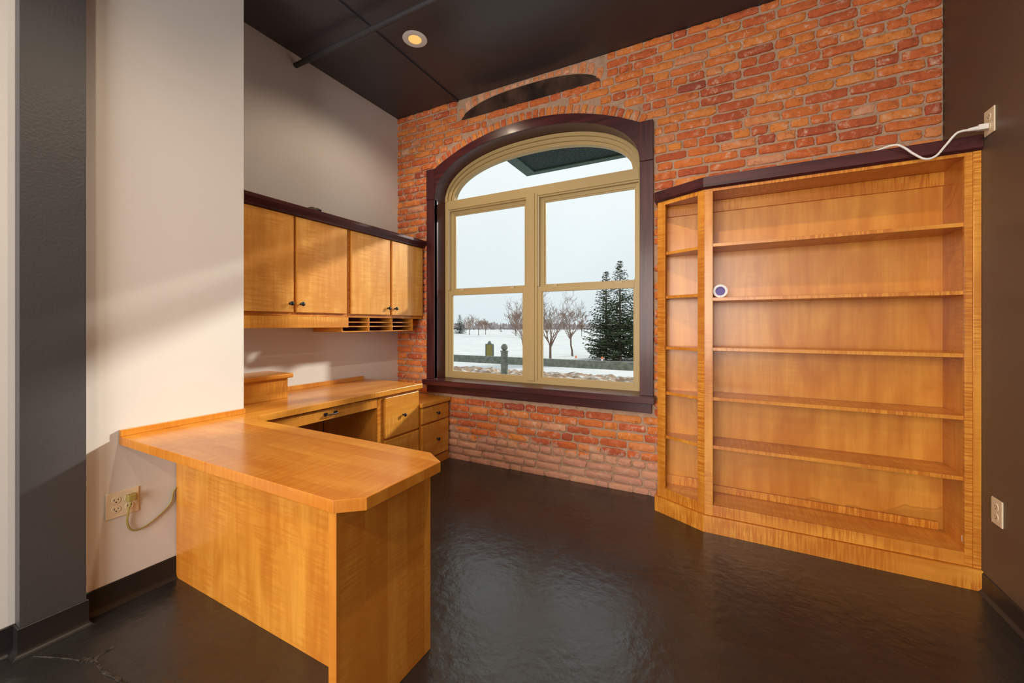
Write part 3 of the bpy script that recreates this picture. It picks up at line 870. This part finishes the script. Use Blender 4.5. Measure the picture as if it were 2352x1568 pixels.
# chipped crack in the floor paint
random.seed(3)
mb = MB()
def crack(pts, wd):
    L_, R_ = [], []
    n = 26
    for i in range(n + 1):
        k = i / n * (len(pts) - 1); a = min(int(k), len(pts) - 2); f_ = k - a
        x = pts[a][0] + (pts[a + 1][0] - pts[a][0]) * f_; y = pts[a][1] + (pts[a + 1][1] - pts[a][1]) * f_
        dx, dy = pts[a + 1][0] - pts[a][0], pts[a + 1][1] - pts[a][1]; l_ = math.hypot(dx, dy)
        j1, j2 = random.uniform(.3, 1.3) * wd, random.uniform(.3, 1.3) * wd
        L_.append((x - dy / l_ * j1, y + dx / l_ * j1)); R_.append((x + dy / l_ * j2, y - dx / l_ * j2))
    t_ = [[mb.bm.verts.new((p[0], p[1], z)) for p in Q] for Q, z in ((L_, -.002), (L_, .002), (R_, .0035), (R_, -.002))]
    for i in range(n):
        for p in range(3):
            mb.bm.faces.new((t_[p][i], t_[p][i + 1], t_[p + 1][i + 1], t_[p + 1][i]))
    for i in (0, n): mb.bm.faces.new([q_[i] for q_ in t_])
crack([(-2.30, .50), (-2.20, .545), (-2.12, .575)], .0025)
crack([(-2.12, .575), (-2.09, .592), (-2.065, .60)], .010)
crack([(-2.09, .66), (-2.085, .62), (-2.075, .59)], .006)
crack([(-2.07, .60), (-1.99, .593), (-1.93, .60), (-1.84, .612)], .005)
crk = mb.build('floor_crack', noisy('chipped_paint', (.02, .018, .017), (.085, .075, .065), 40, rough=.5, bs=.4, bd=.005))
tag(crk, 'chipped crack in the black floor paint by the pilaster', 'crack', None, 'structure')

# ------------------------------------------------------------------ outside: snow field
G = -.40
def fwd(d, px):   # ground point d metres along the view direction whose column is px
    F_ = Vector((-math.sin(math.radians(27.7)), math.cos(math.radians(27.7)))); R_ = Vector((F_.y, -F_.x))
    p = F_ * d + R_ * (d * (px - 1176) / 921.0)
    return p.x, p.y
mb = MB(); bm = mb.bm
NXg, NYg = 60, 70
vg = []
for j in range(NYg + 1):
    y = 3.6 + (j / NYg) ** 2.6 * 420
    rowv = []
    for i in range(NXg + 1):
        u = (i / NXg) * 2 - 1
        x = -6 - .45 * (y - 3.6) + u * (14 + (y - 3.6) * .9)
        h_ = G + (noise.noise(Vector((x * .15, y * .15, 0))) * .05 if y < 60 else 0)
        rowv.append(bm.verts.new((x, y, h_)))
    vg.append(rowv)
for j in range(NYg):
    for i in range(NXg):
        bm.faces.new((vg[j][i], vg[j][i + 1], vg[j + 1][i + 1], vg[j + 1][i]))
struct(mb.build('ground', SNOW, smooth=True), 'snow covered open field outside the window', 'snow field')
mb = MB(); bm = mb.bm
NXb, NYb = 280, 70
vg = []
for j in range(NYb + 1):
    v_ = j / NYb; y = 8.0 + v_ * 4.3
    rowv = []
    for i in range(NXb + 1):
        x = -11 + 11.5 * i / NXb
        prof = min(1, (v_ / .8) ** .5) * (1 - max(0, (v_ - .86) / .14) ** 2)
        l1 = max(0, noise.noise(Vector((x * 2.2, y * 2.2, 1))) + .25); l2 = noise.noise(Vector((x * 7, y * 7, 4)))
        rowv.append(bm.verts.new((x, y, G - .03 + prof * (.13 + .16 * l1 + .07 * l2))))
    vg.append(rowv)
for j in range(NYb):
    for i in range(NXb):
        bm.faces.new((vg[j][i], vg[j][i + 1], vg[j + 1][i + 1], vg[j + 1][i]))
bank = mb.build('snow_bank', SLUSH, smooth=True)
tag(bank, 'lumpy sand-stained snow bank along the road edge behind the railing', 'snow bank', None, 'stuff')

# railing in front of the window
rl = thing('guard_railing', (-3.96, 7.2, G), 'weathered green steel railing with ball topped post outside the window', 'railing')
RY = 7.12
part(MB().box(-8, 2.0, RY - .05, RY + .05, .455, .60), 'rail', RUSTY, rl, bevel=.01)
for xpost in (-3.90, -7.4, -.4):
    pxx = xpost
    po = part(MB().lathe((pxx, RY - .02, G), (0, 0, 1), [(0, .072), (1.105, .072), (1.108, .084), (1.125, .084), (1.128, .06), (1.135, .03)], 24), 'post', RUSTY, rl, smooth=True)
    part(MB().lathe((pxx, RY - .02, G + 1.135), (0, 0, 1), [(0, .02), (.006, .04), (.03, .062), (.062, .070), (.095, .060), (.12, .035), (.132, 0)], 20), 'ball_finial', RUSTY, po, smooth=True)

# historical marker sign
sx, sy = fwd(19.0, 1124.5)
mk = thing('marker_sign', (sx, sy, G), 'olive and green historical marker with curved crest standing in the snow', 'sign')
def mk_box(mb, u0, u1, z0, z1, d=.03, dy=0):
    mb.box(sx + u0, sx + u1, sy - d + dy, sy + d + dy, z0, z1)
W = .20
mb = MB(); mk_box(mb, -W + .03, W - .03, -.26, .31); part(mb, 'text_panel', SIGNB, mk, 'olive gold panel of raised lettering')
mb = MB(); mk_box(mb, -W - .015, -W + .03, G, .33, .04); mk_box(mb, W - .03, W + .015, G, .33, .04); mk_box(mb, -W + .03, W - .03, -.31, -.26, .035); part(mb, 'frame', SIGNG, mk)
cp = [(-W, .31), (W, .31), (W, .345), (.13, .335), (.08, .375), (.066, .43), (.035, .465), (0, .476), (-.035, .465), (-.066, .43), (-.08, .375), (-.13, .335), (-W, .345)]
part(MB().xz_prism([(sx + u, z_) for u, z_ in cp], sy - .035, sy + .035), 'crest', SIGNG, mk)
mb = MB()
for k in range(12):
    zz = .262 - k * .043
    mk_box(mb, -.145 + (.03 if k == 0 else 0) + random.uniform(0, .02), .145 - (.03 if k == 0 else 0) - random.uniform(0, .03), zz, zz + .016, .004, -.031)
part(mb, 'lettering', noisy('gold_letters', (.42, .35, .13), (.30, .25, .09), 50, bs=0), mk)

# two orange marker posts and a fallen branch
for px_, py_, lab in ((1323, 843, 'left orange delineator post in the snow near the fallen branch'), (1383, 846, 'right orange delineator post with white band in front of the spruces')):
    d = 921 * 1.65 / (py_ - 745.5); x, y = fwd(d, px_)
    o = thing('marker_post', (x, y, G), lab, 'marker post', 'orange marker posts')
    part(MB().lathe((x, y, G), (0, 0, 1), [(0, .062), (.02, .062), (.03, .04), (.40, .036), (.44, .03), (.445, 0)], 14), 'post', ORANGE, o, smooth=True)
    part(MB().lathe((x, y, G + .30), (0, 0, 1), [(0, .0395), (.06, .0385)], 14), 'band', WHITE, o, 'white reflective band', smooth=True)
mb = MB(); x0_, y0_ = fwd(15.4, 1325); x1_, y1_ = fwd(15.6, 1370)
random.seed(5)
mb.tube([(x0_, y0_, G + .10), (x0_ * .7 + x1_ * .3, y0_ * .7 + y1_ * .3, G + .08), (x0_ * .4 + x1_ * .6, y0_ * .4 + y1_ * .6, G + .06), (x1_, y1_, G + .03)], [.02, .03, .035, .04], 8)
for f_ in (.2, .4, .6, .8):
    xa_, ya_ = x0_ + (x1_ - x0_) * f_, y0_ + (y1_ - y0_) * f_
    mb.tube([(xa_, ya_, G + .07), (xa_ + .2, ya_ - .1, G + .10 + .05 * f_), (xa_ + .34, ya_ - .15, G + .12)], [.02, .014, .006], 6)
tag(mb.build('fallen_branch', BARK, smooth=True), 'bare fallen branch lying in the snow between the orange posts', 'branch')

# trees
def bare_tree(px_, py_, top_py, spread, label, name='bare_tree', lean=0, depth=5, seed=1, fork=.28, mat=BARK, tw=TWIG, group='bare trees in the snow', n0=5, up=.55, conical=False):
    rng = random.Random(seed)
    d = 921 * 1.65 / (py_ - 745.5); x, y = fwd(d, px_)
    H = (py_ - top_py) * d / 921.0
    R = spread * d / 921.0
    root = thing(name, (x, y, G), label, 'tree', group)
    tr_ = MB(); br = MB()
    base = Vector((x, y, G - .05))
    fz = H * fork
    top = base + Vector((lean * .4, 0, fz))
    r0 = H * .013 + .012
    mid = base + Vector((lean * .35, 0, fz * .55))
    tr_.tube([base, base + Vector((lean * .1, 0, fz * .3)), mid, top], [r0 * 1.25, r0 * 1.05, r0 * .95, r0 * .9], 8)
    def grow(p, dirv, ln, r, lev):
        q_ = p; pts_ = [p]; rr_ = [r]
        steps = 3
        dv = dirv.copy()
        for s in range(steps):
            dv = (dv + Vector((rng.uniform(-.22, .22), rng.uniform(-.22, .22), rng.uniform(-.05, .16)))).normalized()
            q_ = q_ + dv * ln / steps
            pts_.append(q_); rr_.append(r * (1 - .22 * (s + 1)))
        br.tube(pts_, [max(q__, d * .00022) for q__ in rr_], 5 if lev < 2 else 3)
        if lev >= depth: return
        nk = rng.choice((2, 3, 3)) if lev < depth - 1 else 3
        for k in range(nk):
            i_ = rng.choice((1, 2, 3, 3))
            az = rng.uniform(0, 2 * PI)
            nd = (dv + Vector((math.cos(az), math.sin(az), rng.uniform(-.1, .5))) * rng.uniform(.45, .85)).normalized()
            grow(pts_[i_], nd, ln * rng.uniform(.55, .78), rr_[i_] * .62, lev + 1)
    # leader
    L0 = (H - fz) * .50
    for k in range(n0):
        az = 2 * PI * k / n0 + rng.uniform(-.3, .3)
        hz = R / max(H - fz, .1)
        dv = Vector((math.cos(az) * hz, math.sin(az) * hz, up + rng.uniform(-.1, .25))).normalized()
        grow(top + Vector((0, 0, -fz * .2 * rng.random())), dv, L0 * rng.uniform(.8, 1.1), r0 * .55, 1)
    grow(top, Vector((lean * .1, 0, 1)), L0 * 1.05, r0 * .75, 1)
    part(tr_, 'trunk', mat, root, smooth=True)
    zs = sorted(v.co.z for v in br.bm.verts); zt = zs[int(len(zs) * .997)]
    kz = (G + H - top.z) / max(zt - top.z, .05)
    for v in br.bm.verts:
        if v.co.z > top.z: v.co.z = top.z + (v.co.z - top.z) * kz
    part(br, 'branches', tw, root, smooth=True)
    return root
bare_tree(1264, 835, 655, 60, 'large forked bare tree standing just right of the window mullion', seed=11, fork=.26, depth=6, n0=6, up=1.0, mat=BARK)
bare_tree(1207, 836, 672, 52, 'spreading bare tree half hidden behind the window mullion', seed=4, fork=.22, depth=6, n0=6, up=.8)
bare_tree(1315, 818, 698, 36, 'smaller crooked bare tree between the large bare tree and the spruces', seed=9, fork=.42, lean=-.25, depth=6, n0=7, up=.6)
bare_tree(1078, 769, 722, 18, 'far bare tree beside the distant spruce at left', seed=21, fork=.3, depth=5, n0=6, up=.9)
bare_tree(1099, 770, 730, 12, 'thin far bare tree, second from the distant spruce', seed=22, fork=.35, depth=5, n0=5, up=.9)
bare_tree(1115.5, 768, 731, 15, 'rounded reddish far bare tree, third from the distant spruce', seed=23, fork=.3, depth=5, n0=8, up=.8)
bare_tree(1185, 771, 708, 16, 'reddish narrow cone shaped bare tree behind the spreading tree', seed=25, fork=.12, depth=5, n0=9, up=1.1)
bare_tree(1256, 775, 722, 22, 'distant bare tree seen through the large forked tree', seed=27, fork=.2, depth=5, n0=8, up=.9)
bare_tree(1336, 772, 735, 12, 'small far bare tree left of the spruces', seed=28, fork=.3, depth=5, n0=6, up=.9)

def spruce(px_, py_, top_py, halfw, label, mat, seed, ntier=26, name='spruce_tree', dense=1.0, group='evergreens outside'):
    rng = random.Random(seed)
    d = 921 * 1.65 / (py_ - 745.5); x, y = fwd(d, px_)
    H = (py_ - top_py) * d / 921.0; R = halfw * d / 921.0
    root = thing(name, (x, y, G), label, 'tree', group)
    part(MB().tube([(x, y, G - .05), (x, y, G + H * .5), (x, y, G + H * .98)], [H * .018, H * .010, H * .003], 8), 'trunk', BARK, root, smooth=True)
    mb = MB(); bm = mb.bm
    def leafquad(p, dv, ln, wd):
        dv = dv.normalized(); s = dv.cross(Vector((rng.uniform(-.4, .4), rng.uniform(-.4, .4), 1))).normalized()
        n_ = dv.cross(s).normalized()
        a = p; b1 = p + dv * ln * .5 + s * wd; b2 = p + dv * ln * .5 - s * wd; c_ = p + dv * ln; u_ = p + dv * ln * .45 + n_ * wd * .8
        va, vb, vc, vd, vu = [bm.verts.new(q_) for q_ in (a, b1, c_, b2, u_)]
        bm.faces.new((va, vb, vu)); bm.faces.new((vb, vc, vu)); bm.faces.new((vc, vd, vu)); bm.faces.new((vd, va, vu))
    for k in range(ntier):
        f_ = k / ntier
        z = G + H * (.045 + .94 * f_ ** .92)
        rad = R * (1 - f_) ** .85 * (1 if f_ > .08 else .85) + .03 * H * .2
        nb = max(8, int((17 - 8 * f_) * dense))
        for j in range(nb):
            az = rng.uniform(0, 2 * PI)
            ln = rad * rng.uniform(.65, 1.12)
            dv = Vector((math.cos(az), math.sin(az), 0))
            droop = rng.uniform(-.35, -.05) + .5 * f_
            ns = max(3, int(ln / (R * .11)))
            for s in range(ns):
                u = (s + .6) / ns
                p = Vector((x, y, z)) + dv * ln * u + Vector((0, 0, ln * droop * u + ln * .18 * u * u + rng.uniform(-.03, .03) * R))
                for side in (-1, 0, 1):
                    sd = Vector((-dv.y, dv.x, 0)) * side
                    dd = dv * rng.uniform(.5, .9) + sd * rng.uniform(.5, 1.0) + Vector((0, 0, rng.uniform(-.45, .15)))
                    leafquad(p, dd, R * rng.uniform(.11, .20) * (1.15 - .3 * u) * (1 - .62 * f_), R * rng.uniform(.018, .034) * (1 - .5 * f_))
    part(mb, 'foliage', mat, root)
    return root
spruce(1392, 825, 618, 56, 'left tall green spruce of the pair outside the right sash', NEEDLE, 31, 34)
spruce(1424, 828, 593, 60, 'tallest green spruce, right of the pair outside the right sash', NEEDLE, 32, 38)
spruce(1462, 826, 632, 52, 'dark spruce partly hidden by the window frame at far right', NEEDLE, 33, 30)
spruce(1056, 766, 721, 17, 'distant bluish spruce at the left edge of the window view', NEEDLEB, 34, 20)
spruce(1150.5, 762, 738, 4.5, 'narrow brown columnar shrub in the far distance left of the mullion', noisy('brown_foliage', (.06, .04, .03), (.11, .075, .055), 3, bs=0), 35, 16, name='columnar_shrub', group=None)

# distant tree line on the horizon
mb = MB(); bm = mb.bm; rng = random.Random(77)
for k in range(900):
    px_ = rng.uniform(985, 1480); d = rng.uniform(128, 175); x, y = fwd(d, px_)
    hgt = rng.uniform(.8, 2.3) * (1.15 + .5 * noise.noise(Vector((px_ * .05, 0, 0)))); wd = rng.uniform(.3, .9)
    th = rng.uniform(0, PI)
    c0 = [bm.verts.new((x + wd * math.cos(th + u), y + wd * math.sin(th + u), G + hgt * .45 * rng.uniform(.7, 1.1))) for u in (0, 2.1, 4.2)]
    tp_ = bm.verts.new((x + rng.uniform(-.2, .2), y, G + hgt)); bt = bm.verts.new((x, y, G - .1))
    for i in range(3):
        bm.faces.new((c0[i], c0[(i + 1) % 3], tp_)); bm.faces.new((c0[(i + 1) % 3], c0[i], bt))
tl = mb.build('tree_line', noisy('far_brush', (.30, .26, .26), (.42, .37, .37), .3, bs=0))
tag(tl, 'hazy brownish tree line along the horizon beyond the snow field', 'tree line', None, 'stuff')

# canopy overhang above the window, outside
cn = thing('entrance_canopy', (0, 4.2, 3.0), 'dark green flat canopy overhanging outside above the arched window', 'canopy')
ZK = 3.0
xk, yk = -2.046, 4.275
part(MB().box(xk + .10, 3.0, 3.3, yk - .08, ZK + .02, ZK + .12), 'soffit', SOFFIT, cn)
mb = MB(); mb.box(xk, xk + .13, 3.3, yk, ZK, ZK + .18); mb.box(xk + .13, 3.0, yk - .085, yk, ZK, ZK + .18)
part(mb, 'fascia', GREEN, cn, bevel=.004)
